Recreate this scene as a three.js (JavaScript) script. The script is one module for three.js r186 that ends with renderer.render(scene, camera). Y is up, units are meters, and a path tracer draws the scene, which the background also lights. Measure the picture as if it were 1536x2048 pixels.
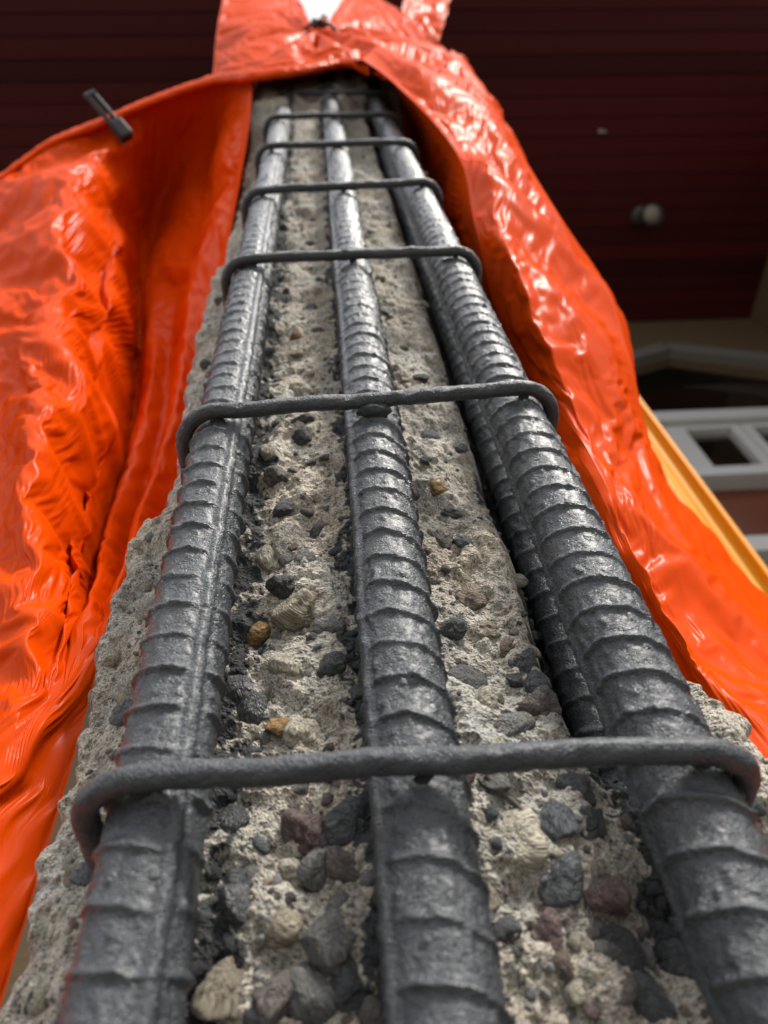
import * as THREE from 'three';
import { mergeGeometries, mergeVertices } from 'three/addons/utils/BufferGeometryUtils.js';
import { RoundedBoxGeometry } from 'three/addons/geometries/RoundedBoxGeometry.js';

// ---------------------------------------------------------------- camera, sky, sun, exposure
const scene = new THREE.Scene();
const camera = new THREE.PerspectiveCamera(67.31, 768 / 1024, 0.02, 200);
camera.rotation.order = 'YXZ';
camera.position.set(-0.0234, 1.4992, 0.226);
camera.rotation.set(0.94053, -0.10357, -0.13017);
camera.focus = 0.37;
camera.userData.fStop = 8.2;
camera.updateMatrixWorld(true);

const renderer = new THREE.WebGLRenderer({ antialias: true });
renderer.toneMapping = THREE.LinearToneMapping;
renderer.toneMappingExposure = 2.5;
renderer.shadowMap.enabled = true;

{ // overcast sky: brighter towards the zenith, soft cloud mottling
  const W = 512, Hh = 256, data = new Float32Array(W * Hh * 4);
  for (let j = 0; j < Hh; j++) for (let i = 0; i < W; i++) {
    const el = ((j + 0.5) / Hh - 0.5) * Math.PI, az = (i / W) * Math.PI * 2;
    const s = Math.max(0, Math.sin(el));
    let c = 0;
    for (const [a, b, p] of [[3, 2, 0.4], [5, 4, 1.9], [8, 7, 4.1], [13, 9, 2.2]]) c += Math.sin(a * az + 2.1 * Math.sin(b * el + p) + p) * Math.cos(b * el * 1.3 + p * 2) / 4;
    const L = 0.95 * (1 + 2 * s) / 3 * (1 + 0.13 * c);
    const k = (j * W + i) * 4;
    const below = el < 0;
    data[k] = below ? 0.12 : L * 0.97; data[k + 1] = below ? 0.12 : L; data[k + 2] = below ? 0.115 : L * 1.06; data[k + 3] = 1;
  }
  const sky = new THREE.DataTexture(data, W, Hh, THREE.RGBAFormat, THREE.FloatType);
  sky.mapping = THREE.EquirectangularReflectionMapping;
  sky.magFilter = THREE.LinearFilter; sky.needsUpdate = true;
  scene.background = sky; scene.environment = sky;
}
const sun = new THREE.DirectionalLight(new THREE.Color(1, 0.95, 0.87), 2.2);
sun.name = 'sun';
sun.position.set(3.6, 9.7, 4.8); sun.target.position.set(0, 1.8, 0);
sun.castShadow = true; sun.shadow.radius = 22;
sun.shadow.mapSize.set(2048, 2048);
Object.assign(sun.shadow.camera, { left: -6, right: 6, top: 6, bottom: -6, near: 0.5, far: 30 });
scene.add(sun, sun.target);

// ---------------------------------------------------------------- helpers
function rng(seed) { let a = seed >>> 0; return () => { a = (a + 0x6D2B79F5) | 0; let t = Math.imul(a ^ (a >>> 15), 1 | a); t = (t + Math.imul(t ^ (t >>> 7), 61 | t)) ^ t; return ((t ^ (t >>> 14)) >>> 0) / 4294967296; }; }
const PERM = new Uint8Array(512);
{ const r = rng(77), p = [...Array(256).keys()]; for (let i = 255; i > 0; i--) { const j = Math.floor(r() * (i + 1)); [p[i], p[j]] = [p[j], p[i]]; } for (let i = 0; i < 512; i++) PERM[i] = p[i & 255]; }
const GRAD = [[1, 1, 0], [-1, 1, 0], [1, -1, 0], [-1, -1, 0], [1, 0, 1], [-1, 0, 1], [1, 0, -1], [-1, 0, -1], [0, 1, 1], [0, -1, 1], [0, 1, -1], [0, -1, -1]];
function noise(x, y, z) { // gradient noise, about -1..1
  const X = Math.floor(x), Y = Math.floor(y), Z = Math.floor(z);
  x -= X; y -= Y; z -= Z;
  const u = x * x * x * (x * (x * 6 - 15) + 10), v = y * y * y * (y * (y * 6 - 15) + 10), w = z * z * z * (z * (z * 6 - 15) + 10);
  const xi = X & 255, yi = Y & 255, zi = Z & 255;
  const g = (a, b, c, dx, dy, dz) => { const q = GRAD[PERM[PERM[PERM[(xi + a) & 255] + ((yi + b) & 255)] + ((zi + c) & 255)] % 12]; return q[0] * dx + q[1] * dy + q[2] * dz; };
  const l = (a, b, t) => a + t * (b - a);
  return l(l(l(g(0, 0, 0, x, y, z), g(1, 0, 0, x - 1, y, z), u), l(g(0, 1, 0, x, y - 1, z), g(1, 1, 0, x - 1, y - 1, z), u), v),
    l(l(g(0, 0, 1, x, y, z - 1), g(1, 0, 1, x - 1, y, z - 1), u), l(g(0, 1, 1, x, y - 1, z - 1), g(1, 1, 1, x - 1, y - 1, z - 1), u), v), w) * 1.5;
}
const clamp = (x, a = 0, b = 1) => Math.min(b, Math.max(a, x));
const lerp = (a, b, t) => a + (b - a) * t;
const smooth = (a, b, x) => { const t = clamp((x - a) / (b - a)); return t * t * (3 - 2 * t); };
const table = (tab, y) => { // [[y, value], ...] rising in y
  if (y <= tab[0][0]) return tab[0][1];
  for (let i = 1; i < tab.length; i++) if (y <= tab[i][0]) return lerp(tab[i - 1][1], tab[i][1], (y - tab[i - 1][0]) / (tab[i][0] - tab[i - 1][0]));
  return tab[tab.length - 1][1];
};
const names = new Map();
function numbered(name) { const n = names.get(name) || 0; names.set(name, n + 1); return n ? `${name}_${String(n).padStart(3, '0')}` : name; }
function thing(name, label, category, pos = [0, 0, 0], group) {
  const o = new THREE.Group(); o.name = numbered(name); o.position.set(...pos); o.userData = { label, category };
  if (group) o.userData.group = group; scene.add(o); return o;
}
function part(name, geo, mat, parent) { const m = new THREE.Mesh(geo, mat); m.name = name; m.castShadow = m.receiveShadow = true; parent.add(m); return m; }
function structure(name, geo, mat) { const m = part(name, geo, mat, scene); m.userData.kind = 'structure'; return m; }
const std = (r, g, b, rough, extra = {}) => new THREE.MeshPhysicalMaterial({ color: new THREE.Color().setRGB(r, g, b), roughness: rough, ...extra });
const box = (w, h, d, x = 0, y = 0, z = 0, bevel = 0) => { const g = bevel ? new RoundedBoxGeometry(w, h, d, 2, bevel) : new THREE.BoxGeometry(w, h, d); g.translate(x, y, z); return g; };
function gridGeometry(nr, nc, f, { closed = false, colors = false } = {}) { // f(i, j, out) fills out.p, out.uv, out.c
  const n = nr * nc, pos = new Float32Array(n * 3), uv = new Float32Array(n * 2), col = colors ? new Float32Array(n * 3) : null, out = { p: [0, 0, 0], uv: [0, 0], c: [1, 1, 1] };
  for (let i = 0; i < nr; i++) for (let j = 0; j < nc; j++) { f(i, j, out); const k = i * nc + j; pos.set(out.p, k * 3); uv.set(out.uv, k * 2); if (col) col.set(out.c, k * 3); }
  const w = closed ? nc : nc - 1, idx = new Uint32Array((nr - 1) * w * 6); let q = 0;
  for (let i = 0; i < nr - 1; i++) for (let j = 0; j < w; j++) { const a = i * nc + j, b = i * nc + (j + 1) % nc, c = a + nc, d = b + nc; idx[q++] = a; idx[q++] = b; idx[q++] = c; idx[q++] = b; idx[q++] = d; idx[q++] = c; }
  const g = new THREE.BufferGeometry(); g.setAttribute('position', new THREE.BufferAttribute(pos, 3)); g.setAttribute('uv', new THREE.BufferAttribute(uv, 2)); if (col) g.setAttribute('color', new THREE.BufferAttribute(col, 3));
  g.setIndex(new THREE.BufferAttribute(idx, 1)); g.computeVertexNormals(); return g;
}
// rows along a vertical member: coarse out of reach of the picture, finer towards the near end of it
function rowHeights(y0, y1, n, yCoarse0, nCoarse) {
  const ys = []; for (let i = 0; i < nCoarse; i++) ys.push(lerp(yCoarse0, y0, i / nCoarse));
  const a = 1 / (y0 - 1.335), b = 1 / (y1 - 1.335); for (let i = 0; i <= n; i++) ys.push(1.335 + 1 / lerp(a, b, i / n));
  return ys;
}
// tileable textures: periodic value noise
function periodic(seed, P) { const r = rng(seed), t = Float32Array.from({ length: P * P }, () => r() * 2 - 1); return (u, v) => { u = ((u % 1) + 1) % 1 * P; v = ((v % 1) + 1) % 1 * P; const i = Math.floor(u), j = Math.floor(v), a = u - i, b = v - j, s = a * a * (3 - 2 * a), q = b * b * (3 - 2 * b), i1 = (i + 1) % P, j1 = (j + 1) % P; return lerp(lerp(t[(j % P) * P + i % P], t[(j % P) * P + i1], s), lerp(t[j1 * P + i % P], t[j1 * P + i1], s), q); }; }
function dataTexture(n, f, srgb = false) {
  const d = new Uint8Array(n * n * 4);
  for (let j = 0; j < n; j++) for (let i = 0; i < n; i++) { const c = f(i / n, j / n), k = (j * n + i) * 4; if (c.length) { d[k] = clamp(c[0]) * 255; d[k + 1] = clamp(c[1]) * 255; d[k + 2] = clamp(c[2]) * 255; } else d[k] = d[k + 1] = d[k + 2] = clamp(c) * 255; d[k + 3] = 255; }
  const t = new THREE.DataTexture(d, n, n); t.wrapS = t.wrapT = THREE.RepeatWrapping; t.magFilter = THREE.LinearFilter; t.minFilter = THREE.LinearMipmapLinearFilter; t.generateMipmaps = true; if (srgb) t.colorSpace = THREE.SRGBColorSpace; t.needsUpdate = true; return t;
}
// mortar: sand grains, pits; 0.16 m a tile
const pitField = new Float32Array(1024 * 1024);
{ const r = rng(5); for (let k = 0; k < 4600; k++) { const x = r() * 1024, y = r() * 1024, R = 1.6 + 9 * Math.pow(r(), 5), D = 0.5 + 0.5 * r(), e = 0.6 + 0.4 * r(); for (let j = -Math.ceil(R); j <= R; j++) for (let i = -Math.ceil(R); i <= R; i++) { const d = Math.hypot(i, j / e) / R; if (d < 1) { const q = ((Math.floor(y) + j + 1024) & 1023) * 1024 + ((Math.floor(x) + i + 1024) & 1023); pitField[q] = Math.max(pitField[q], D * (1 - d * d)); } } } }
const n16 = periodic(1, 16), n64 = periodic(2, 64), n200 = periodic(3, 200), n400 = periodic(4, 400), n700 = periodic(6, 700);
const pitAt = (u, v) => pitField[Math.floor(v * 1024) * 1024 + Math.floor(u * 1024)];
const mortarBump = dataTexture(1024, (u, v) => 0.62 + 0.12 * n64(u, v) + 0.13 * n200(u, v) + 0.1 * n400(u, v) - 0.6 * pitAt(u, v));
const mortarColor = dataTexture(1024, (u, v) => { const g = n400(u, v), h = n200(u, v), s = 0.88 + 0.07 * n16(u, v) + 0.06 * n64(u, v) + 0.09 * h + 0.1 * g - (g < -0.62 ? 0.28 : 0); const w = 0.02 * n64(v, u); return [s + w, s, s - w]; }, true);
const paintBump = dataTexture(1024, (u, v) => { const a = n16(u * 2, v * 0.5), st = periodicStroke(u, v); return 0.5 + 0.16 * st + 0.12 * n200(u, v) + 0.07 * n400(u, v) + 0.1 * n64(u, v) + 0.05 * a - 0.3 * (pitAt(u, v) > 0.35 ? pitAt(u, v) : 0); });
function periodicStroke(u, v) { return 0.6 * n400(u * 0.25, v) + 0.4 * n200(u * 0.2, v + 0.01 * Math.sin(u * 6.283)); }
const paintRough = dataTexture(512, (u, v) => 0.75 + 0.2 * n64(u, v) + 0.18 * n200(u, v));
const stoneBump = dataTexture(512, (u, v) => 0.5 + 0.16 * n64(u, v) + 0.2 * n16(u, v) + 0.16 * n16(u * 2 + 0.3, v * 2));
const stoneColor = dataTexture(512, (u, v) => { const s = 0.8 + 0.14 * n64(u, v) + 0.12 * n16(u * 2, v * 2) + 0.12 * n16(u, v); return [s, s, s]; }, true);
const fineBump = dataTexture(512, (u, v) => 0.5 + 0.25 * n64(u, v) + 0.2 * n200(u, v));

// ---------------------------------------------------------------- setting: ground, soffit, house wall
const SOF = 6.5, WALL = -1.86;
{ const g = new THREE.PlaneGeometry(160, 160, 1, 1); g.rotateX(-Math.PI / 2); const m = std(0.2, 0.19, 0.17, 0.95, { bumpMap: fineBump, bumpScale: 0.01 }); g.attributes.uv.array.forEach((v, i, a) => a[i] = v * 200); structure('ground', g, m); }
{ // porch soffit of tongue-and-groove boards, each board a part
  const sof = thing('porch_soffit', 'dark maroon boarded porch ceiling high above the column', 'ceiling');
  const r = rng(31), mats = [0, 1, 2, 3].map((k) => std(0.034 + 0.01 * k, 0.0028 + 0.001 * k, 0.0034 + 0.001 * k, 0.6, { specularIntensity: 0.35, bumpMap: fineBump, bumpScale: 0.0006 }));
  const pitch = 0.108; let z = WALL + pitch / 2 + 0.004;
  const bd = new RoundedBoxGeometry(9.5, 0.02, pitch - 0.005, 2, 0.004);
  for (let k = 0; z < 0.13; k++, z += pitch) { const b = part('soffit_board', bd, mats[Math.floor(r() * 4)], sof); b.position.set(-1.5, SOF + 0.01 + 0.0015 * r(), z); b.name = k ? `soffit_board_${String(k).padStart(3, '0')}` : 'soffit_board'; }
  part('soffit_deck', box(9.7, 0.2, 2.1, -1.5, SOF + 0.13, -0.84), std(0.05, 0.03, 0.03, 0.8), sof);
  part('fascia_board', box(9.7, 0.26, 0.03, -1.5, SOF + 0.12, 0.235, 0.004), std(0.1, 0.016, 0.018, 0.5), sof);
}
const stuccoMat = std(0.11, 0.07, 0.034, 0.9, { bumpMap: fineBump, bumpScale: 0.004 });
{
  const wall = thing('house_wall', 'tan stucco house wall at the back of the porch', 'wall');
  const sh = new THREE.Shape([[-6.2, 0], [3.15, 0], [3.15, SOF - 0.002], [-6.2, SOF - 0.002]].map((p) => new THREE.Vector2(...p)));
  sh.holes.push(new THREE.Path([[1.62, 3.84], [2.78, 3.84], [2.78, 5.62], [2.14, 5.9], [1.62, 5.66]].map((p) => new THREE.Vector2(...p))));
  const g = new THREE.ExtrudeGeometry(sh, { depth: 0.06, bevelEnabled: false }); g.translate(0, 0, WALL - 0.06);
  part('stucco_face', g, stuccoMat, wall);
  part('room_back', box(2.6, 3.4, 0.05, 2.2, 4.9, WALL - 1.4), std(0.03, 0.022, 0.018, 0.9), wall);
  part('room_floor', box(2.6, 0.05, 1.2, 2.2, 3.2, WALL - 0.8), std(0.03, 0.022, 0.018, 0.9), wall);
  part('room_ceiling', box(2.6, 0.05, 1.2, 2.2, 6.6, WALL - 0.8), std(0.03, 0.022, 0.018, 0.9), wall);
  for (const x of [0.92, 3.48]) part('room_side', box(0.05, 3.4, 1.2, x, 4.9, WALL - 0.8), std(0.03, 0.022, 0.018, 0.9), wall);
  const ret = thing('return_wall', 'tan stucco side wall closing the end of the porch', 'wall');
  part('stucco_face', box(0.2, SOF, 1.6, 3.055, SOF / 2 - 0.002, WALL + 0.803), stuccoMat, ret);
}
{ // window with a peaked transom above a row of sashes
  const w = thing('house_window', 'grey framed window with peaked dark transom on the tan wall', 'window', [0, 0, WALL]);
  const grey = std(0.48, 0.485, 0.48, 0.5), dim = std(0.13, 0.125, 0.115, 0.6), glass = new THREE.MeshPhysicalMaterial({ color: 0xffffff, roughness: 0.03, transmission: 1, thickness: 0, ior: 1.5 });
  const bar = (x0, y0, x1, y1, t, z = 0.03, d = 0.07) => { const L = Math.hypot(x1 - x0, y1 - y0), g = box(L, t, d, 0, 0, 0, 0.006); g.rotateZ(Math.atan2(y1 - y0, x1 - x0)); g.translate((x0 + x1) / 2, (y0 + y1) / 2, z); return g; };
  part('peaked_head_trim', mergeGeometries([bar(1.58, 5.72, 2.13, 5.96, 0.1), bar(2.13, 5.96, 2.84, 5.7, 0.1)]), dim, w);
  part('side_trim', bar(2.8, 3.8, 2.8, 5.66, 0.09), dim, w);
  part('side_trim', bar(1.6, 3.8, 1.6, 5.66, 0.09), dim, w);
  part('transom_pane', box(1.14, 0.52, 0.004, 2.2, 5.37, -0.06), glass, w);
  part('transom_bar', bar(1.64, 5.045, 2.76, 5.045, 0.1, 0.02, 0.1), grey, w);
  part('sill_bar', bar(1.64, 4.465, 2.76, 4.465, 0.075, 0.03, 0.12), grey, w);
  part('bottom_sill', bar(1.64, 3.91, 2.76, 3.91, 0.1, 0.03, 0.12), std(0.5, 0.5, 0.49, 0.5), w);
  for (const [x0, x1] of [[1.745, 2.165], [2.17, 2.6]]) {
    const s = part('sash', mergeGeometries([bar(x0 + (x0 < 2 ? 0.055 : 0.028), 4.505, x0 + (x0 < 2 ? 0.055 : 0.028), 4.99, x0 < 2 ? 0.11 : 0.056, 0.0, 0.06), bar(x1 - 0.028, 4.505, x1 - 0.028, 4.99, 0.056, 0.0, 0.06), bar(x0, 4.55, x1, 4.55, 0.075, 0.002, 0.058), bar(x0, 4.98, x1, 4.98, 0.04, 0.002, 0.058)]), grey, w);
    part('pane', box(x1 - x0 - 0.1, 0.42, 0.004, (x0 + x1) / 2, 4.77, 0), glass, s);
  }
  part('painted_reflection_pane', box(1.12, 0.5, 0.03, 2.2, 4.195, -0.02), std(0.13, 0.032, 0.012, 0.25), w);  // lower glass built opaque, the tarp's orange reflection painted into its brown
}
{ // porch floodlight, not lit
  const l = thing('porch_spotlight', 'small unlit round spotlight fixed under the maroon ceiling', 'lamp', [2.05, SOF, -1.13]);
  const dark = std(0.06, 0.06, 0.055, 0.5);
  const base = new THREE.LatheGeometry([[0, 0], [0.055, 0], [0.055, -0.012], [0.03, -0.03], [0, -0.03]].map((p) => new THREE.Vector2(...p)), 32); base.translate(-0.04, -0.002, 0); part('base_plate', base, dark, l);
  const arm = new THREE.TubeGeometry(new THREE.CatmullRomCurve3([[-0.04, -0.02, 0], [-0.04, -0.05, 0.005], [-0.015, -0.065, 0.02]].map((p) => new THREE.Vector3(...p))), 16, 0.012, 12); part('arm', arm, dark, l);
  const can = new THREE.LatheGeometry([[0, 0.1], [0.04, 0.095], [0.06, 0.06], [0.072, 0], [0.066, 0], [0.055, 0.05], [0, 0.07]].map((p) => new THREE.Vector2(...p)), 36); can.rotateX(-0.5); can.translate(0, -0.11, 0.03); part('housing', can, dark, l);
  const bulb = new THREE.SphereGeometry(0.058, 28, 18); bulb.scale(1, 0.6, 1); bulb.rotateX(-0.5); bulb.translate(0, -0.09, 0.025); part('lens', bulb, std(0.2, 0.18, 0.15, 0.3), l);
  const h = thing('screw_hook', 'tiny pale hook screwed into the maroon ceiling boards', 'hook', [1.67, SOF, -0.635]);
  part('hook_wire', new THREE.TubeGeometry(new THREE.CatmullRomCurve3([[0, 0.003, 0], [0, -0.02, 0], [0.018, -0.035, 0], [0.03, -0.02, 0], [0.022, -0.008, 0]].map((p) => new THREE.Vector3(...p))), 24, 0.004, 8), std(0.4, 0.38, 0.36, 0.4), h);
  part('hook_plate', new THREE.CylinderGeometry(0.014, 0.014, 0.004, 16).translate(0, -0.002, 0), std(0.3, 0.28, 0.26, 0.5), h);
}
{ // fibreglass ladder seen edge on
  const l = thing('yellow_ladder', 'yellow fibreglass ladder standing upright behind the orange tarp', 'ladder', [0.79, 0, -0.8]);
  const yel = std(0.7, 0.27, 0.004, 0.6, { specularIntensity: 0.3 }), alu = std(0.5, 0.5, 0.5, 0.35, { metalness: 0.8 });
  const prof = new THREE.Shape([[-0.036, 0], [0.036, 0], [0.036, 0.03], [0.028, 0.03], [0.026, 0.011], [0.016, 0.008], [0.013, 0.011], [0.004, 0.011], [0.001, 0.008], [-0.008, 0.011], [-0.016, 0.008], [-0.026, 0.011], [-0.028, 0.03], [-0.036, 0.03]].map((p) => new THREE.Vector2(...p)));
  const g = new THREE.ExtrudeGeometry(prof, { depth: 4.6, bevelEnabled: false }); g.rotateX(-Math.PI / 2); // the profile's y now points to -z
  g.scale(1.15, 1, 1); const near = g.clone(); near.scale(1, 1, -1); { const ix = near.index; if (!ix) { const a = near.attributes; for (const k of ['position', 'normal', 'uv']) { const s = a[k].itemSize, arr = a[k].array; for (let t = 0; t < arr.length; t += 3 * s) for (let q = 0; q < s; q++) { const v = arr[t + s + q]; arr[t + s + q] = arr[t + 2 * s + q]; arr[t + 2 * s + q] = v; } } } } near.computeVertexNormals();
  part('stile', near, yel, l); const far = g.clone(); far.translate(0, 0, -0.42); part('stile', far, yel, l);
  for (let y = 0.3; y < 4.5; y += 0.3) part('rung', new THREE.CylinderGeometry(0.016, 0.016, 0.42, 14).rotateX(Math.PI / 2).translate(0, y, -0.21), alu, l);
}

// ---------------------------------------------------------------- concrete column, broken open at the front
const BARS = { left: -0.0859, middle: 0, right: 0.0866, lap: 0.0895 }, BR = 0.0158;
const EDGE_L = [[0, -0.15], [1.3, -0.15], [1.6, -0.14], [1.632, -0.1365], [1.668, -0.137], [1.696, -0.136], [1.74, -0.139], [1.775, -0.142], [1.8, -0.143], [1.824, -0.14], [1.858, -0.139], [1.865, -0.1365], [1.8685, -0.1265], [1.93, -0.127], [2.05, -0.136], [2.16, -0.14], [2.25, -0.141], [2.345, -0.136], [2.55, -0.137], [3, -0.142], [3.5, -0.142]];
const EDGE_R = [[0, 0.14], [1.62, 0.134], [1.66, 0.132], [1.7, 0.137], [1.74, 0.128], [1.9, 0.124], [2.2, 0.128], [3, 0.138], [3.5, 0.14]];
function faceZ(x, y) { // broken face of the concrete, without grain
  let z = -0.017;
  z -= 0.02 * smooth(0.088, 0.14, -x) + 0.004 * smooth(0.05, 0.07, -x);
  z -= 0.042 * lerp(0.12, 1, smooth(1.64, 1.74, y)) * smooth(0.058, 0.078, x) - 0.02 * smooth(1.6, 1.7, y) * smooth(0.102, 0.125, x);
  z += 0.005 * Math.exp(-Math.pow(x / 0.03, 2)) - 0.004;
  const warp = 0.012 * noise(x * 30, y * 30, 9.1);
  z += 0.0065 * noise(x * 14, (y + warp) * 12, 1.7) + 0.0042 * noise((x + warp) * 38, y * 34, 4.2);
  const ch = noise((x + warp) * 24, (y + warp) * 20, 7.7); z += 0.004 * (Math.abs(ch) - 0.25); // chisel facets
  const top = 2.95 + 0.85 * clamp(x, -0.1, 0.1) + 0.04 * noise(x * 20, y * 8, 3.3);
  z = lerp(z, 0.024 + 0.012 * noise(x * 26, y * 16, 6.1), smooth(top, top + 0.2, y));
  for (const b of [BARS.left, BARS.middle, BARS.right]) { const dx = Math.abs(x - b); if (dx < 0.017 && y < top) z = Math.min(z, -Math.sqrt(Math.max(0, 0.0155 * 0.0155 - dx * dx)) + 0.003); } // bed of each bar
  return z;
}
function grainZ(x, y) {
  return 0.0017 * noise(x * 95, y * 90, 2.2) + 0.0009 * noise(x * 210, y * 200, 5.2) + 0.0004 * noise(x * 430, y * 420, 8.8) - 0.0017 * smooth(0.42, 0.7, noise(x * 150, y * 140, 11.5)) - 0.0008 * smooth(0.45, 0.7, noise(x * 330, y * 330, 41.5));
}
function paintMask(x, y) { // coating brushed past the bars onto the concrete: ragged outline
  const n = 0.007 * noise(x * 60, y * 45, 14) + 0.005 * noise(x * 160, y * 130, 17) + 0.003 * noise(x * 420, y * 380, 19);
  const band = (c, w) => w + n * (w > 0.02 ? 1.3 : 1) - Math.abs(x - c);
  const m = Math.max(band(BARS.left + 0.014, 0.0065 + 0.004 * noise(1, y * 22, 2)), band(BARS.middle - 0.003, 0.0165 + 0.004 * noise(8, y * 20, 2)), band(0.086, (0.019 + 0.007 * noise(3, y * 18, 2)) * (y < 1.67 ? 0.55 : 1)));
  return smooth(-0.0006, 0.0006, m);
}
const column = thing('concrete_column', 'broken open concrete column with pebbles showing between the steel bars', 'column');
const mortarMat = new THREE.MeshPhysicalMaterial({ color: 0xffffff, vertexColors: true, roughness: 0.93, map: mortarColor, bumpMap: mortarBump, bumpScale: 0.0022 });
{
  const ys = rowHeights(1.56, 3.5, 1050, 0, 60), SIDE = 14, NC = 390, F = NC - 2 * SIDE;
  const g = gridGeometry(ys.length, NC, (i, j, o) => {
    const y = ys[i], jag = 0.0036 * noise(2.2, y * 55, 5) + 0.0016 * noise(7, y * 170, 5), xl = table(EDGE_L, y) + jag, xr = table(EDGE_R, y) - 0.003 * noise(1.1, y * 50, 8) - jag;
    let x, z;
    if (j < SIDE || j >= NC - SIDE) {
      const left = j < SIDE, t = left ? j / SIDE : (NC - 1 - j) / SIDE, e = left ? xl : xr, zE = faceZ(e, y) + grainZ(e, y) - 0.006;
      z = lerp(-0.25, zE, 1 - (1 - t) * (1 - t)); x = e + (left ? -1 : 1) * (0.0015 * noise(z * 60, y * 60, 3) + 0.002 * (1 - t));
    } else {
      const t = (j - SIDE) / (F - 1); x = lerp(xl, xr, t);
      z = faceZ(x, y) + grainZ(x, y);
      const e = Math.min(x - xl, xr - x); if (e < 0.006) { const q = 1 - e / 0.006; z -= 0.006 * (1 - Math.sqrt(Math.max(0, 1 - q * q))); }
    }
    o.p[0] = x; o.p[1] = y; o.p[2] = z;
    const s = j < SIDE ? x - (z + 0.02) : j >= NC - SIDE ? x + (z + 0.02) : x; o.uv[0] = (s + 3) / 0.16 + 0.1 * noise(x * 9, y * 9, 1); o.uv[1] = y / 0.16 + 0.1 * noise(x * 9, y * 9, 5);
    const a = 1 + 0.2 * noise(x * 25, y * 25, 21) + 0.16 * noise(x * 80, y * 80, 23), w = 0.06 * noise(x * 18, y * 18, 25), p = Math.abs(x) < 0.13 ? paintMask(x, y) : 0;
    const spk = noise(x * 520, y * 520, 31) > 0.55 ? 0.5 : 1;
    o.c[0] = lerp(0.455 * a * (1 + w) * spk, 0.04, p); o.c[1] = lerp(0.412 * a * spk, 0.043, p); o.c[2] = lerp(0.345 * a * (1 - w) * spk, 0.046, p);
  }, { colors: true });
  part('broken_face', g, mortarMat, column);
  part('core', box(0.26, 3.5, 0.04, 0, 1.75, -0.235), std(0.4, 0.36, 0.3, 0.9), column);
  part('painted_shaft', box(0.284, SOF - 3.5, 0.305, 0, (SOF + 3.5) / 2 - 0.001, -0.0975, 0.01), std(0.4, 0.41, 0.4, 0.6, { bumpMap: fineBump, bumpScale: 0.0012 }), column);
}

// pebbles in the mortar
function stoneGeometry(seed, detail, planes, rough) {
  const r = rng(seed), P = []; for (let k = 0; k < planes; k++) { const z = r() * 2 - 1, a = r() * 6.283, s = Math.sqrt(1 - z * z); P.push([s * Math.cos(a), s * Math.sin(a), z, 0.6 + 0.38 * r()]); }
  let g = new THREE.IcosahedronGeometry(1, detail); const uv0 = g.attributes.uv; g.deleteAttribute('normal'); g.deleteAttribute('uv'); g = mergeVertices(g, 1e-5);
  const p = g.attributes.position, uv = new Float32Array(p.count * 2);
  for (let i = 0; i < p.count; i++) {
    const d = [p.getX(i), p.getY(i), p.getZ(i)]; let acc = Math.exp(-20 * 1.08);
    for (const q of P) { const c = d[0] * q[0] + d[1] * q[1] + d[2] * q[2]; if (c > 0.12) acc += Math.exp(-20 * q[3] / c); }
    let R = -Math.log(acc) / 20; R += rough * (0.08 * noise(d[0] * 2.4 + seed, d[1] * 2.4, d[2] * 2.4) + 0.03 * noise(d[0] * 7, d[1] * 7 + seed, d[2] * 7));
    p.setXYZ(i, d[0] * R, d[1] * R, d[2] * R); uv[2 * i] = d[0] * 0.5 + 0.45 * d[2]; uv[2 * i + 1] = d[1] * 0.5 - 0.4 * d[2];
  }
  g.setAttribute('uv', new THREE.BufferAttribute(uv, 2)); g.computeVertexNormals(); return g;
}
const TONE = { black: [0.035, 0.036, 0.038], dark: [0.085, 0.088, 0.09], blue: [0.13, 0.14, 0.15], grey: [0.2, 0.195, 0.185], umber: [0.16, 0.135, 0.12], brown: [0.24, 0.18, 0.14], maroon: [0.17, 0.115, 0.105], tan: [0.36, 0.31, 0.23], beige: [0.4, 0.36, 0.29], cream: [0.52, 0.47, 0.37], ochre: [0.34, 0.2, 0.075], paint: [0.045, 0.047, 0.05] };
const stoneMats = Object.fromEntries(Object.entries(TONE).map(([k, c]) => [k, std(...c, k === 'paint' ? 0.42 : k === 'black' ? 0.6 : 0.85, { map: k === 'paint' ? null : stoneColor, bumpMap: stoneBump, bumpScale: 0.0012 })]));
const heroGeo = [0, 1, 2, 3, 4, 5, 6, 7].map((k) => stoneGeometry(40 + k, 9, 7 + k, 1)), smallGeo = [0, 1, 2, 3, 4, 5].map((k) => stoneGeometry(70 + k, 5, 8 + 2 * k, 1)), gritGeo = stoneGeometry(99, 2, 9, 1);
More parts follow.
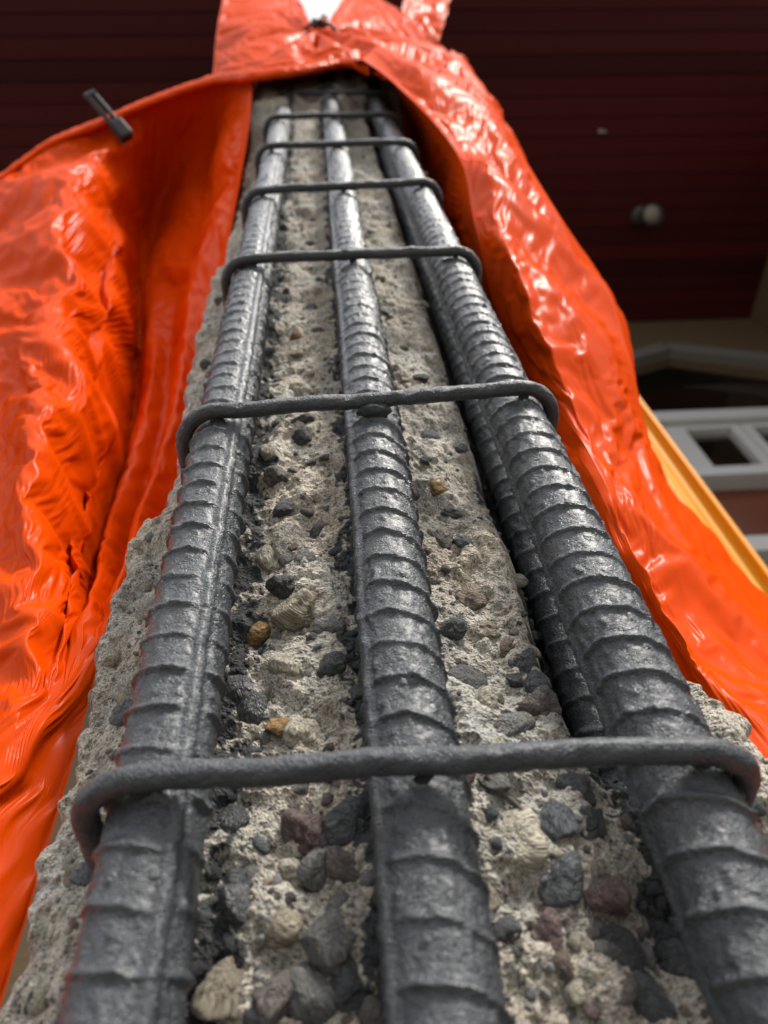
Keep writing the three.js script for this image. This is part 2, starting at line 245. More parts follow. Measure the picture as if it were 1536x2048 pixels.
const HEROES = [[-0.0521,1.7763,9,'black'],[-0.0443,1.7612,12,'tan'],[-0.0622,1.7551,9,'ochre'],[-0.1169,1.7212,8,'blue'],[-0.1164,1.7832,13,'beige'],[-0.1184,1.7395,10,'beige'],[-0.1200,1.6502,8,'tan'],[-0.1148,1.6477,7,'blue'],[-0.0377,1.6559,14,'maroon'],[-0.0336,1.6408,12,'grey'],[-0.0447,1.6411,8,'cream'],[-0.0297,1.6156,10,'grey'],[0.0396,1.7684,13,'brown'],[0.0273,1.7195,13,'dark'],[0.0306,1.7000,9,'cream'],[0.0386,1.6894,13,'grey'],[0.0542,1.7025,13,'umber'],[0.0459,1.6299,11,'blue'],[0.0588,1.6256,11,'maroon'],[0.0347,1.6433,13,'cream'],[0.0516,1.6509,11,'blue'],[0.0584,1.6070,10,'black'],[0.0605,1.5955,16,'paint'],[-0.0576,1.8758,12,'umber'],[-0.0428,1.9205,10,'dark'],[-0.0426,1.9345,9,'dark'],[0.0301,1.8835,6,'dark'],[0.0345,1.8541,8,'ochre'],[0.0294,1.8086,9,'umber'],[-0.0451,1.9901,10,'cream'],[-0.0622,1.9023,9,'cream'],[-0.0608,1.8095,11,'cream'],[-0.1135,2.0933,8,'dark'],[-0.0480,1.7282,10,'cream'],[-0.0492,1.6992,7,'ochre'],[-0.0413,1.6950,11,'cream'],[-0.0666,1.7235,12,'paint'],[-0.0604,1.7102,10,'paint'],[-0.0610,1.6386,11,'paint'],[-0.0617,1.6303,13,'paint'],[0.0562,1.7288,8,'paint'],[0.0512,1.7210,7,'paint'],[0.0585,1.7156,8,'paint'],[-0.0369,1.6028,12,'grey'],[-0.0641,1.6058,13,'tan'],[0.0789,1.6054,10,'paint'],[-0.0259,1.6036,9,'dark'],[-0.0486,1.6019,10,'umber'],[0.0605,1.6634,8,'dark'],[0.0296,1.6658,8,'grey'],[-0.0294,1.7268,9,'dark'],[-0.0327,1.8220,7,'dark'],[-0.0544,1.8465,9,'dark'],[0.0379,1.9217,7,'blue'],[0.0399,1.8390,8,'dark'],[0.0414,1.8055,9,'dark'],[0.0524,1.9020,8,'grey'],[-0.0575,1.9423,8,'dark'],[-0.0238,1.6538,12,'dark'],[-0.0261,1.6393,9,'umber'],[-0.0608,1.6906,9,'dark'],[-0.0669,1.6631,9,'paint'],[0.0595,1.6474,9,'dark'],[0.0224,1.6128,8,'dark'],[0.0161,1.6210,9,'tan'],[0.0366,1.6132,8,'maroon'],[-0.0470,1.6212,9,'tan'],[-0.0404,1.7979,8,'grey'],[-0.0289,1.7477,10,'grey'],[0.0261,1.7466,8,'dark'],[0.0452,1.7515,9,'tan'],[0.0505,1.7383,8,'brown'],[-0.1306,1.7621,9,'tan'],[-0.1119,1.8156,9,'beige'],[-0.1217,1.6818,9,'blue'],[-0.1300,1.7755,8,'beige'],[-0.1033,1.7188,9,'tan'],[-0.1144,2.0565,9,'tan'],[-0.1079,1.9208,8,'brown'],[-0.1218,2.2142,9,'grey'],[-0.0460,2.0603,9,'tan'],[-0.0384,2.1560,10,'dark'],[-0.0503,2.0902,8,'ochre'],[0.0312,2.0541,9,'tan'],[0.0295,2.1270,9,'grey'],[0.0397,1.9927,8,'dark'],[-0.0477,2.2081,10,'grey'],[0.0264,2.2021,9,'tan'],[-0.0386,2.3318,9,'dark'],[0.0248,2.3265,9,'tan']];
{
  const r = rng(8), used = []; let count = 0;
  const put = (x, y, rad, tone, geo, sink, flat = 1) => {
    const m = part(count ? `pebble_${String(count).padStart(3, '0')}` : 'pebble', geo, stoneMats[tone], column); count++;
    const e = [rad * (0.85 + 0.4 * r()), rad * (0.8 + 0.35 * r()), rad * (0.5 + 0.25 * r()) * flat];
    m.scale.set(...e); m.rotation.set((r() - 0.5) * 0.7, (r() - 0.5) * 0.7, r() * 6.28); m.position.set(x, y, faceZ(x, y) - e[2] * sink); used.push([x, y, rad]);
  };
  HEROES.forEach(([x, y, s, tone], k) => put(x, y, s * 0.0008, tone, heroGeo[k % 8], k < 2 ? -0.25 : tone === 'paint' ? 0.45 : 0.1 + 0.5 * r(), k < 2 ? 1.6 : 1));
  const tones = ['dark', 'grey', 'blue', 'grey', 'umber', 'umber', 'brown', 'tan', 'tan', 'beige', 'grey', 'cream', 'maroon', 'dark'];
  for (let tries = 0; count < 235 && tries < 6000; tries++) {
    const y = 1.335 + 1 / lerp(1 / 0.22, 1 / 1.7, r()), rad = 0.0022 + 0.0058 * Math.pow(r(), 1.8), x = lerp(table(EDGE_L, y) + rad + 0.006, table(EDGE_R, y) - rad - 0.006, r());
    if (used.some((u) => Math.hypot(u[0] - x, u[1] - y) < (u[2] + rad) * 0.95)) continue;
    if (paintMask(x, y) > 0.5 && r() < 0.65) continue;
    put(x, y, rad, paintMask(x, y) > 0.5 ? 'paint' : tones[Math.floor(r() * tones.length)], smallGeo[Math.floor(r() * 6)], 0.3 + 0.5 * r());
  }
  const N = 2600, grit = new THREE.InstancedMesh(gritGeo, std(1, 1, 1, 0.9, { bumpMap: stoneBump, bumpScale: 0.0003 }), N), o = new THREE.Object3D(), c = new THREE.Color();
  for (let k = 0; k < N; k++) {
    const y = 1.335 + 1 / lerp(1 / 0.22, 1 / 1.8, Math.pow(r(), 1.3)), x = lerp(table(EDGE_L, y) + 0.008, table(EDGE_R, y) - 0.008, r()), s = 0.0005 + 0.0019 * Math.pow(r(), 2.2);
    o.position.set(x, y, faceZ(x, y) + grainZ(x, y) - s * 0.25); o.scale.set(s, s * (0.7 + 0.5 * r()), s * 0.8); o.rotation.set(r() * 6, r() * 6, r() * 6); o.updateMatrix(); grit.setMatrixAt(k, o.matrix);
    const t = TONE[paintMask(x, y) > 0.5 ? 'paint' : tones[Math.floor(r() * tones.length)]]; grit.setColorAt(k, c.setRGB(...t));
  }
  const M = 520, gravel = new THREE.InstancedMesh(smallGeo[2], std(1, 1, 1, 0.88, { map: stoneColor, bumpMap: stoneBump, bumpScale: 0.0008 }), M);
  for (let k = 0; k < M; k++) {
    const y = 1.335 + 1 / lerp(1 / 0.22, 1 / 1.75, Math.pow(r(), 1.1)), s = 0.0014 + 0.0028 * Math.pow(r(), 1.5), x = lerp(table(EDGE_L, y) + 0.009, table(EDGE_R, y) - 0.009, r()), e = s * (0.45 + 0.25 * r());
    o.position.set(x, y, faceZ(x, y) + 0.4 * grainZ(x, y) - e * (0.1 + 0.6 * r())); o.scale.set(s * (0.9 + 0.5 * r()), s, e); o.rotation.set((r() - 0.5) * 0.8, (r() - 0.5) * 0.8, r() * 6); o.updateMatrix(); gravel.setMatrixAt(k, o.matrix);
    gravel.setColorAt(k, c.setRGB(...TONE[paintMask(x, y) > 0.5 ? 'paint' : tones[Math.floor(r() * tones.length)]]));
  }
  gravel.name = 'fine_gravel'; gravel.userData.kind = 'stuff'; gravel.castShadow = gravel.receiveShadow = true; column.add(gravel);
  grit.name = 'sand_and_grit'; grit.userData.kind = 'stuff'; grit.castShadow = grit.receiveShadow = true; column.add(grit);
}

// ---------------------------------------------------------------- steel: ribbed bars and stirrups, brush coated in charcoal
const coat = (k = 1) => { const b = paintBump.clone(), q = paintRough.clone(); return new THREE.MeshPhysicalMaterial({ color: new THREE.Color().setRGB(0.035 * k, 0.0395 * k, 0.045 * k), roughness: 0.55, roughnessMap: q, bumpMap: b, bumpScale: 0.0014, clearcoat: 0.18, clearcoatRoughness: 0.34 }); };
const coatMat = coat(1), stirrupMat = coat(1); stirrupMat.roughness = 0.75; stirrupMat.clearcoat = 0.1; stirrupMat.bumpScale = 0.0014;
function rebarGeometry(bx, bz, radius, ribAngle, seed, yTop, NA, NR, tilt) {
  const ys = rowHeights(1.555, yTop, NR, 0.02, 40), PITCH = 0.0173;
  return gridGeometry(ys.length, NA, (i, j, o) => {
    const y = ys[i], th = (j / NA + 0.5) * Math.PI * 2;
    let d = Math.abs(((th - ribAngle) % Math.PI + Math.PI) % Math.PI); d = Math.min(d, Math.PI - d); // angle to the nearest of the two lengthwise ribs
    const longR = 0.0016 * smooth(0.19, 0.1, d);
    const half = Math.floor((((th - ribAngle) % (2 * Math.PI)) + 2 * Math.PI) % (2 * Math.PI) / Math.PI);
    const off = tilt * Math.cos(th - ribAngle) * 0.0045 + half * 0.5 * PITCH * 0.3 + 0.0007 * noise(Math.cos(th) * 2 + seed, Math.sin(th) * 2, y * 30);
    let ph = (((y + off) / PITCH) % 1 + 1) % 1; const id = Math.floor((y + off) / PITCH);
    const hgt = 0.0016 * smooth(0.06, 0.5, d) * (0.75 + 0.5 * Math.abs(noise(id * 3.7, seed, 0.5)));
    const e = (ph - 0.5) * PITCH; const prof = e < 0 ? Math.exp(-e * e / (2 * 0.0009 * 0.0009)) : Math.exp(-e * e / (2 * 0.0014 * 0.0014));
    const cx = Math.cos(th), sx = Math.sin(th);
    let R = radius + longR + hgt * prof;
    R += 0.0004 * noise(cx * 1.6 + seed, sx * 1.6, y * 40) + 0.00028 * noise(cx * 4 + seed, sx * 4, y * 190) + 0.00016 * noise(cx * 9, sx * 9 + seed, y * 450);
    const lump = noise(cx * 5.2 + seed, sx * 5.2, y * 120 + 40); R += 0.0009 * smooth(0.5, 0.85, lump) - 0.0005 * smooth(0.5, 0.8, -lump);
    R += 0.0005 * smooth(0.25, 0.6, noise(cx * 3, sx * 3 + seed, y * 300)) * prof;
    o.p[0] = bx + R * sx + 0.0016 * noise(seed, y * 2.1, 0.3); o.p[1] = y; o.p[2] = bz + R * cx + 0.0016 * noise(seed + 5, y * 2.1, 0.3);
    o.uv[0] = th * radius / 0.1; o.uv[1] = y / 0.1;
  }, { closed: true });
}
{
  const mk = (label, ...a) => { const t = thing('ribbed_steel_bar', label, 'rebar', [0, 0, 0], 'upright steel bars set in the column'); part('bar_shaft', rebarGeometry(...a), coatMat, t); return t; };
  mk('thick charcoal painted ribbed bar beside the chipped column edge with the stepped break', BARS.left, 0, BR, 0.62, 3, 3.22, 84, 1300, 1);
  mk('thick charcoal painted ribbed bar standing between two others at the column middle', BARS.middle, 0, BR, -1.12, 11, 3.3, 84, 1300, -1);
  mk('thick charcoal painted ribbed bar that hides a second bar lapped behind it', BARS.right, 0, BR, 1.35, 23, 3.34, 84, 1300, 1);
  mk('shadowed ribbed bar lapped behind a thicker bar, deep in the concrete', BARS.lap, -0.05, 0.0135, 0.5, 31, 3.3, 48, 800, 1);
}
const ROWS = [[1.6478, 1.6448], [1.8835, 1.897], [2.149, 2.1564], [2.3814, 2.4019], [2.6208, 2.6309], [2.8506, 2.8556], [3.09, 3.1014]];
const ORD = ['lowest', 'second', 'third', 'fourth', 'fifth', 'sixth', 'topmost'];
ROWS.forEach(([yl, yr], k) => {
  const r = 0.0044, front = 0.0172 + r, X = 0.0865 + 0.0172 + r, cr = 0.021, back = -0.2, pts = [];
  const yAt = (x) => lerp(yl, yr, (x + 0.08) / 0.16), seed = k * 7.3;
  const corner = (cx, cz, a0) => { for (let i = 0; i <= 8; i++) { const a = a0 + (i / 8) * Math.PI / 2; pts.push([cx + cr * Math.cos(a), cz + cr * Math.sin(a)]); } };
  corner(X - cr, front - cr, 0); for (let i = 1; i < 14; i++) pts.push([lerp(X - cr, -X + cr, i / 14), front]);
  corner(-X + cr, front - cr, Math.PI / 2); for (let i = 1; i < 8; i++) pts.push([-X, lerp(front - cr, back, i / 8)]);
  corner(-X + cr, back, Math.PI); corner(X - cr, back, Math.PI * 1.5); for (let i = 1; i < 8; i++) pts.push([X, lerp(back, front - cr, i / 8)]);
  const curve = new THREE.CatmullRomCurve3(pts.map(([x, z]) => new THREE.Vector3(x, yAt(x) + 0.0012 * noise(x * 25, z * 25, seed), z + 0.0007 * noise(x * 30, seed, z))), true, 'catmullrom', 0.5);
  const NS = 460, NA = 22, fr = curve.computeFrenetFrames(NS, true), P = curve.getSpacedPoints(NS);
  const g = gridGeometry(NS + 1, NA, (i, j, o) => {
    const a = (j / NA) * Math.PI * 2, n = fr.normals[i], b = fr.binormals[i], p = P[i], c = Math.cos(a), s = Math.sin(a);
    const ux = n.x * c + b.x * s, uy = n.y * c + b.y * s, uz = n.z * c + b.z * s;
    const R = r + 0.00035 * noise(p.x * 160 + ux, p.z * 160 + uz, uy * 1.5 + seed) + 0.0002 * noise(p.x * 420, uy * 3, p.z * 420 + seed) + 0.0006 * smooth(0.5, 0.8, noise(p.x * 90 + ux, uy + seed, p.z * 90));
    o.p[0] = p.x + ux * R; o.p[1] = p.y + uy * R; o.p[2] = p.z + uz * R; o.uv[0] = a * r / 0.1; o.uv[1] = i / NS * 0.9 / 0.1;
  }, { closed: true });
  const extra = k === 1 ? ', lumpy where it crosses the middle bar' : '';
  const t = thing('steel_stirrup', `${ORD[k]} thin black stirrup${k > 0 && k < 6 ? ' up' : ''} hooped round the bars${extra}`, 'stirrup', [0, 0, 0], 'stirrups hooped round the bars');
  part('hoop', g, stirrupMat, t);
  for (const [n, bx] of [[0, BARS.left], [1, BARS.middle], [2, BARS.right]]) { // clots of coating where hoop and bar touch
    const m = part('coating_clot', heroGeo[(k + n) % 8], stirrupMat, t); const big = k === 1 && n === 1 ? 1.6 : 0.55;
    m.scale.set(0.006 * big, 0.003 * big, 0.003 * big); m.position.set(bx + 0.002 * (n - 1), yAt(bx) - 0.004 * big, front - 0.0045);
  }
});
{ // offcut of tie wire lying in the mortar
  const w = thing('wire_offcut', 'short bent rusty wire stuck to the mortar near the lowest stirrup', 'wire');
  const zz = (x, y) => faceZ(x, y) + 0.002;
  part('wire', new THREE.TubeGeometry(new THREE.CatmullRomCurve3([[0.0255, 1.6645], [0.031, 1.659], [0.036, 1.6545], [0.0395, 1.6495]].map(([x, y]) => new THREE.Vector3(x, y, zz(x, y)))), 20, 0.0011, 8), std(0.09, 0.075, 0.06, 0.7, { bumpMap: stoneBump, bumpScale: 0.0004 }), w);
}

// ---------------------------------------------------------------- orange tarp
const tarpMat = new THREE.MeshPhysicalMaterial({ color: new THREE.Color().setRGB(0.56, 0.05, 0.0006), roughness: 0.6, specularIntensity: 0, clearcoat: 0.14, clearcoatRoughness: 0.3, side: THREE.DoubleSide, bumpMap: fineBump, bumpScale: 0.0001, ior: 1.5 });
function spline(a, b, c, d, t) { return 0.5 * (2 * b + (c - a) * t + (2 * a - 5 * b + 4 * c - d) * t * t + (3 * b - a - 3 * c + d) * t * t * t); }
function surfacePoint(net, creased) { // smooth (or straight across, folded along its columns) surface through a net of points
  const R = net.length, C = net[0].length, at = (i, j, k) => net[clamp(i, 0, R - 1)][clamp(j, 0, C - 1)][k];
  return (v, u) => { const fi = Math.min(R - 1.0001, v * (R - 1)), fj = Math.min(C - 1.0001, u * (C - 1)), i = Math.floor(fi), j = Math.floor(fj), a = fi - i, b = fj - j, out = [0, 0, 0]; for (let k = 0; k < 3; k++) { const q = []; for (let m = -1; m < 3; m++) q.push(creased ? lerp(at(i + m, j, k), at(i + m, j + 1, k), b) : spline(at(i + m, j - 1, k), at(i + m, j, k), at(i + m, j + 1, k), at(i + m, j + 2, k), b)); out[k] = spline(...q, a); } return out; };
}
// A sheet with more cloth in it than its net has room for: the surplus buckles into folds and creases, coarse ones first.
function cloth(net, { rows, cols, creased = false, excess, hold, seed, levels = 3, push = 0.006, wave = null }) {
  const S = surfacePoint(net, creased); let P = null, nr = 0, nc = 0;
  for (let lv = 0; lv < levels; lv++) {
    const f = 2 ** (levels - 1 - lv), R = Math.round(rows / f), C = Math.round(cols / f), B = new Float32Array(R * C * 3), Q = new Float32Array(R * C * 3), E = new Float32Array(R * C), H = new Float32Array(R * C);
    for (let i = 0; i < R; i++) for (let j = 0; j < C; j++) {
      const v = i / (R - 1), u = j / (C - 1), k = i * C + j, p = S(v, u); if (wave) p[2] += wave(u, v, p); B.set(p, k * 3); E[k] = 1 + excess(u, v, p) * (lv ? 1 : 0.9); H[k] = hold(u, v, p);
      const d = push * (lv ? 0.06 : 1) * (1 - H[k]);
      if (!P) { for (let c = 0; c < 3; c++) Q[k * 3 + c] = p[c] + d * (c === 2 ? 1.2 : 0.4) * noise(p[0] * 9 + seed + c * 9, p[1] * 5, p[2] * 9 + c); } else {
        const y = v * (nr - 1), x = u * (nc - 1), i0 = Math.min(nr - 2, Math.floor(y)), j0 = Math.min(nc - 2, Math.floor(x)), a = y - i0, b = x - j0;
        for (let c = 0; c < 3; c++) { const g = (q, w) => P[((i0 + q) * nc + j0 + w) * 3 + c]; Q[k * 3 + c] = lerp(lerp(g(0, 0), g(0, 1), b), lerp(g(1, 0), g(1, 1), b), a) + d * noise(p[0] * 60 + seed + c * 5, p[1] * 40, c * 7 + lv); }
      }
    }
    const rest = (a, b) => Math.hypot(B[a * 3] - B[b * 3], B[a * 3 + 1] - B[b * 3 + 1], B[a * 3 + 2] - B[b * 3 + 2]) * (E[a] + E[b]) / 2;
    const A = [], D = [], L = [], K = [], add = (a, b, k) => { A.push(a); D.push(b); L.push(rest(a, b)); K.push(k); };
    for (let i = 0; i < R; i++) for (let j = 0; j < C; j++) { const k = i * C + j; if (j + 1 < C) add(k, k + 1, 0.9); if (i + 1 < R) add(k, k + C, 0.9); if (i + 1 < R && j + 1 < C) { add(k, k + C + 1, 0.5); add(k + 1, k + C, 0.5); } const bend = lv ? 0.08 : 0.32; if (j + 2 < C) add(k, k + 2, bend); if (i + 2 < R) add(k, k + 2 * C, bend); }
    const steps = [300, 110, 70][lv + 3 - levels];
    for (let it = 0; it < steps; it++) {
      for (let n = 0; n < A.length; n++) { const a = A[n] * 3, b = D[n] * 3, x = Q[b] - Q[a], y = Q[b + 1] - Q[a + 1], z = Q[b + 2] - Q[a + 2], d = Math.sqrt(x * x + y * y + z * z) || 1e-9, w = 0.5 * K[n] * (d - L[n]) / d; Q[a] += x * w; Q[a + 1] += y * w; Q[a + 2] += z * w; Q[b] -= x * w; Q[b + 1] -= y * w; Q[b + 2] -= z * w; }
      for (let k = 0; k < R * C; k++) { const w = H[k] > 0.98 ? 1 : 0.0022 + 0.25 * H[k] * H[k]; for (let c = 0; c < 3; c++) Q[k * 3 + c] += (B[k * 3 + c] - Q[k * 3 + c]) * w; }
    }
    P = Q; nr = R; nc = C;
  }
  const fin = surfaceOf(P, nr, nc);
  return gridGeometry(nr * 2 - 1, nc * 2 - 1, (i, j, o) => { fin(i / 2, j / 2, o.p); o.uv[0] = o.p[0] * 4 + o.p[2] * 3; o.uv[1] = o.p[1] * 4; });
}
function surfaceOf(P, nr, nc) { const at = (i, j, c) => P[(clamp(i, 0, nr - 1) * nc + clamp(j, 0, nc - 1)) * 3 + c]; return (y, x, out) => { const i = Math.min(nr - 2, Math.floor(y)), j = Math.min(nc - 2, Math.floor(x)), a = y - i, b = x - j; for (let c = 0; c < 3; c++) { const q = []; for (let m = -1; m < 3; m++) q.push(b ? spline(at(i + m, j - 1, c), at(i + m, j, c), at(i + m, j + 1, c), at(i + m, j + 2, c), b) : at(i + m, j, c)); out[c] = a ? spline(...q, a) : q[1]; } }; }
const LEFT = [[[-0.867,2.766,-0.220],[-0.730,2.902,-0.160],[-0.594,3.000,-0.100],[-0.520,3.119,-0.060],[-0.424,3.152,-0.030],[-0.328,3.203,0.000],[-0.219,3.206,0.030],[-0.139,3.093,0.047]],
[[-0.653,2.367,-0.200],[-0.530,2.410,-0.160],[-0.429,2.462,-0.120],[-0.354,2.448,-0.080],[-0.367,2.728,-0.130],[-0.377,3.169,-0.200],[-0.259,3.165,-0.120],[-0.136,2.860,-0.000]],
[[-0.505,2.105,-0.170],[-0.400,2.117,-0.130],[-0.323,2.149,-0.100],[-0.269,2.124,-0.070],[-0.274,2.277,-0.130],[-0.323,2.686,-0.260],[-0.219,2.560,-0.170],[-0.137,2.362,-0.060]],
[[-0.367,1.870,-0.130],[-0.288,1.869,-0.100],[-0.236,1.874,-0.080],[-0.208,1.873,-0.065],[-0.216,1.966,-0.130],[-0.244,2.143,-0.220],[-0.183,2.101,-0.160],[-0.128,2.028,-0.080]],
[[-0.278,1.720,-0.100],[-0.224,1.730,-0.075],[-0.190,1.735,-0.060],[-0.176,1.745,-0.055],[-0.170,1.765,-0.062],[-0.164,1.790,-0.066],[-0.157,1.810,-0.070],[-0.148,1.830,-0.070]],
[[-0.278,1.600,-0.100],[-0.224,1.610,-0.075],[-0.190,1.615,-0.060],[-0.176,1.625,-0.055],[-0.170,1.645,-0.062],[-0.164,1.670,-0.066],[-0.157,1.690,-0.070],[-0.148,1.710,-0.070]],
[[-0.278,1.320,-0.100],[-0.224,1.330,-0.075],[-0.190,1.335,-0.060],[-0.176,1.345,-0.055],[-0.170,1.365,-0.062],[-0.164,1.390,-0.066],[-0.157,1.410,-0.070],[-0.148,1.430,-0.070]],
[[-0.278,0.820,-0.100],[-0.224,0.830,-0.075],[-0.190,0.835,-0.060],[-0.176,0.845,-0.055],[-0.170,0.865,-0.062],[-0.164,0.890,-0.066],[-0.157,0.910,-0.070],[-0.148,0.930,-0.070]]];
const RIGHT = [[[0.039,3.032,0.080],[0.045,2.964,0.085],[0.052,2.941,0.090],[0.117,3.301,0.080],[0.221,3.690,0.050],[0.327,3.817,0.020],[0.480,4.600,-0.060]],
[[0.152,3.500,-0.050],[0.150,3.250,0.000],[0.100,2.800,0.065],[0.135,2.800,0.070],[0.209,3.084,0.050],[0.355,3.623,0.000],[0.480,4.300,-0.100]],
[[0.155,3.100,-0.120],[0.174,3.064,-0.080],[0.145,2.535,0.028],[0.168,2.566,0.040],[0.220,2.737,0.030],[0.305,3.025,-0.020],[0.450,3.700,-0.120]],
[[0.155,2.766,-0.150],[0.168,2.688,-0.120],[0.133,2.305,-0.002],[0.149,2.269,0.020],[0.202,2.381,0.000],[0.274,2.548,-0.040],[0.400,3.050,-0.150]],
[[0.155,2.306,-0.150],[0.153,2.266,-0.120],[0.145,2.180,-0.070],[0.149,2.100,-0.025],[0.190,2.122,-0.030],[0.269,2.221,-0.070],[0.400,2.600,-0.200]],
[[0.142,1.978,-0.070],[0.146,1.952,-0.055],[0.150,1.956,-0.050],[0.162,1.977,-0.055],[0.194,2.005,-0.065],[0.249,2.073,-0.100],[0.360,2.350,-0.220]],
[[0.142,1.836,-0.070],[0.146,1.830,-0.055],[0.150,1.832,-0.050],[0.154,1.851,-0.055],[0.175,1.870,-0.065],[0.219,1.919,-0.100],[0.340,2.152,-0.250]],
[[0.142,1.742,-0.070],[0.146,1.743,-0.055],[0.150,1.750,-0.050],[0.159,1.763,-0.055],[0.183,1.775,-0.065],[0.225,1.797,-0.100],[0.380,1.940,-0.250]],
[[0.142,1.674,-0.070],[0.146,1.679,-0.055],[0.150,1.684,-0.050],[0.172,1.693,-0.055],[0.203,1.701,-0.065],[0.262,1.714,-0.100],[0.435,1.845,-0.250]],
[[0.142,1.474,-0.070],[0.146,1.479,-0.055],[0.150,1.484,-0.050],[0.172,1.493,-0.055],[0.203,1.501,-0.065],[0.262,1.514,-0.100],[0.435,1.645,-0.250]],
[[0.142,0.874,-0.070],[0.146,0.879,-0.055],[0.150,0.884,-0.050],[0.172,0.893,-0.055],[0.203,0.901,-0.065],[0.262,0.914,-0.100],[0.435,1.045,-0.250]]];
const HOOD = [[[-0.223,3.192,0.030],[-0.142,3.074,0.050],[-0.101,3.067,0.055],[-0.044,3.110,0.056],[0.032,3.195,0.058],[0.066,3.043,0.062],[0.084,2.886,0.066]],
[[-0.250,3.486,0.030],[-0.164,3.281,0.060],[-0.103,3.259,0.070],[-0.040,3.301,0.070],[0.027,3.346,0.070],[0.089,3.269,0.070],[0.154,2.932,0.060]],
[[-0.284,3.851,0.030],[-0.191,3.685,0.066],[-0.109,3.741,0.076],[-0.011,3.668,0.070],[0.064,3.754,0.076],[0.138,3.653,0.070],[0.308,3.644,0.028]],
[[-0.300,4.161,0.070],[-0.215,4.213,0.085],[-0.107,4.249,0.085],[-0.009,3.762,0.076],[0.079,4.248,0.084],[0.164,4.267,0.080],[0.305,3.668,0.030]],
[[-0.359,5.021,0.110],[-0.256,5.103,0.110],[-0.100,5.227,0.092],[-0.007,3.833,0.080],[0.108,5.201,0.092],[0.239,5.482,0.092],[0.303,3.694,0.032]]];
const tarp = thing('orange_tarp', 'glossy orange plastic tarp draped round the column and tied at the top', 'tarp');
part('hemmed_panel', cloth(LEFT, { rows: 320, cols: 170, seed: 3, push: 0.03, wave: (u, v, p) => 0.02 * smooth(0.02, 0.14, v) * smooth(0.5, 0.6, u) * smooth(1, 0.9, u) * smooth(0.6, 0.45, v) * Math.sin(u * 50 + 2.4 * noise(u * 3, v * 7, 2) + v * 5), excess: (u, v) => 0.006 + 0.02 * smooth(0.8, 0.5, u) * smooth(0.62, 0.42, v) + 0.008 * smooth(0.62, 0.42, v), hold: (u, v) => Math.max(smooth(0.012, 0.0, v), smooth(0.965, 0.99, u)) }), tarpMat, tarp);
part('folded_panel', cloth(RIGHT, { rows: 264, cols: 112, creased: true, seed: 8, push: 0.022, wave: (u, v, p) => 0.007 * smooth(0.3, 0.45, u) * Math.sin(p[1] * 14 + p[0] * 30 + 3 * noise(p[0] * 4, p[1] * 3, 5)), excess: (u, v) => 0.006 + 0.008 * smooth(0.35, 0.5, u), hold: (u, v) => Math.max(smooth(0.012, 0, v), smooth(0.03, 0.0, u), 0.5 * smooth(0.1, 0, Math.abs(u - 0.83)), 0.4 * smooth(0.08, 0, Math.abs(u - 0.333)) * smooth(0.6, 0.4, v)) }), tarpMat, tarp);
part('hood', cloth(HOOD, { rows: 112, cols: 124, seed: 1, push: 0.012, wave: (u, v, p) => { const x = p[0] + 0.012, y = (p[1] - 3.62) * 0.28, r = Math.hypot(x, y); return 0.016 * smooth(0.0, 0.3, v) * Math.exp(-r / 0.16) * Math.sin(9 * Math.atan2(x, -y) + 1.2 * noise(x * 8, y * 8, 3)); }, excess: (u, v) => 0.025, hold: (u, v) => Math.max(smooth(0.03, 0, v), smooth(0.03, 0, u), smooth(0.97, 1, u)) }), tarpMat, tarp);
{ // rolled hem along the free edge
  const c = new THREE.CatmullRomCurve3([...LEFT[0].slice(0, 7), ...HOOD[0].slice(1, 6)].map((p) => new THREE.Vector3(p[0], p[1], p[2] + 0.004))), N = 340, P = c.getSpacedPoints(N), NA = 18;
  const g = gridGeometry(N + 1, NA, (i, j, o) => { const a = (j / NA) * 6.2832, p = P[i], q = 1 + 0.12 * noise(i * 0.16, Math.cos(a), 4); o.p[0] = p.x; o.p[1] = p.y - 0.016 + 0.027 * Math.sin(a) * q; o.p[2] = p.z + 0.009 * Math.cos(a) * q + 0.0015 * noise(i * 0.5, a, 1); o.uv[0] = i * 0.02; o.uv[1] = j * 0.02; }, { closed: true });
  part('rolled_hem', g, tarpMat, tarp);
}
const FL = (rows, sd, name) => part(name, cloth(rows, { rows: 64, cols: 64, seed: sd, levels: 2, push: 0.01, excess: () => 0.03, hold: (u, v) => smooth(0.05, 0, v) }), tarpMat, tarp);
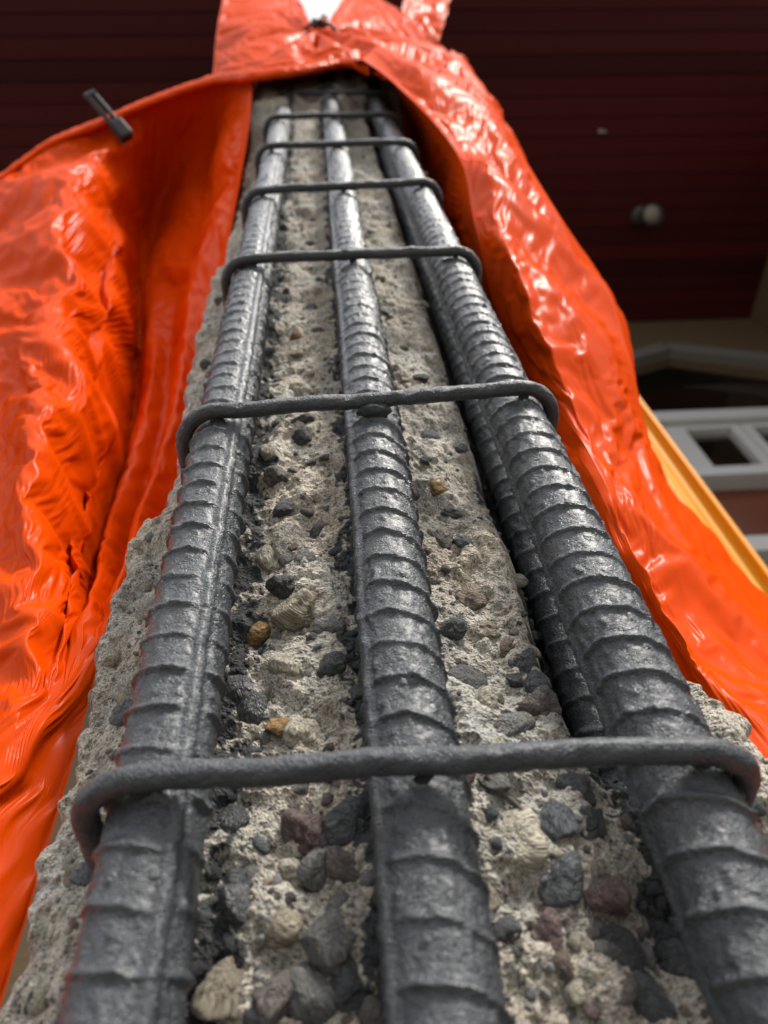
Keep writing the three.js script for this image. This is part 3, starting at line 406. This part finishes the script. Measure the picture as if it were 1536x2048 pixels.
FL([[[0.198,3.989,0.030], [0.245,4.034,0.020], [0.286,4.077,0.010], [0.335,4.118,0.005]], [[0.238,4.272,0.060], [0.302,4.434,0.050], [0.347,4.399,0.045], [0.383,4.367,0.040]], [[0.352,5.228,0.100], [0.464,5.513,0.090], [0.539,5.503,0.090], [0.621,5.757,0.085]]], 12, 'upper_flap');

// clip on the hem, tie at the neck of the tarp
{
  const black = std(0.016, 0.017, 0.018, 0.6);
  const t = thing('tarp_clip', 'black plastic clip gripping the hem of the orange tarp', 'clip', [-0.3797,3.0885,-0.0431]); t.quaternion.setFromUnitVectors(new THREE.Vector3(0, 1, 0), new THREE.Vector3(-0.0558,0.0444,0.0555).normalize());
  part('jaw', box(0.026, 0.04, 0.022, 0, 0.014, 0, 0.005), black, t);
  for (const q of [-1, 1]) part('arm', box(0.007, 0.075, 0.011, q * 0.0065, 0.066, 0, 0.003), black, t);
  part('hinge_bar', new THREE.CylinderGeometry(0.006, 0.006, 0.022, 14).rotateZ(Math.PI / 2).translate(0, 0.1, 0), black, t);
  const k = thing('neck_tie', 'small black cord tie cinching the tarp neck', 'tie', [-0.012, 3.6, 0.1]);
  part('knot', new THREE.TorusKnotGeometry(0.011, 0.005, 60, 10, 2, 3), black, k);
  part('cord', new THREE.TubeGeometry(new THREE.CatmullRomCurve3([[-0.035, 0.01, -0.014], [-0.012, 0.0, 0.002], [0.015, -0.003, 0.001], [0.04, 0.006, -0.014]].map((p) => new THREE.Vector3(...p))), 24, 0.004, 10), black, k);
  part('bead', new THREE.SphereGeometry(0.009, 16, 12).translate(0.012, -0.014, 0.012), std(0.6, 0.6, 0.58, 0.3), k);
}
{
  const b = thing('timber_post', 'brown timber post showing between the upper tarp flaps', 'post', [0.345, 5.6, -0.02]);
  part('post_body', box(0.06, 1.79, 0.05, 0, 0, 0, 0.004), std(0.24, 0.11, 0.05, 0.7, { bumpMap: fineBump, bumpScale: 0.001 }), b);
}

renderer.setSize(768, 1024);
renderer.render(scene, camera);
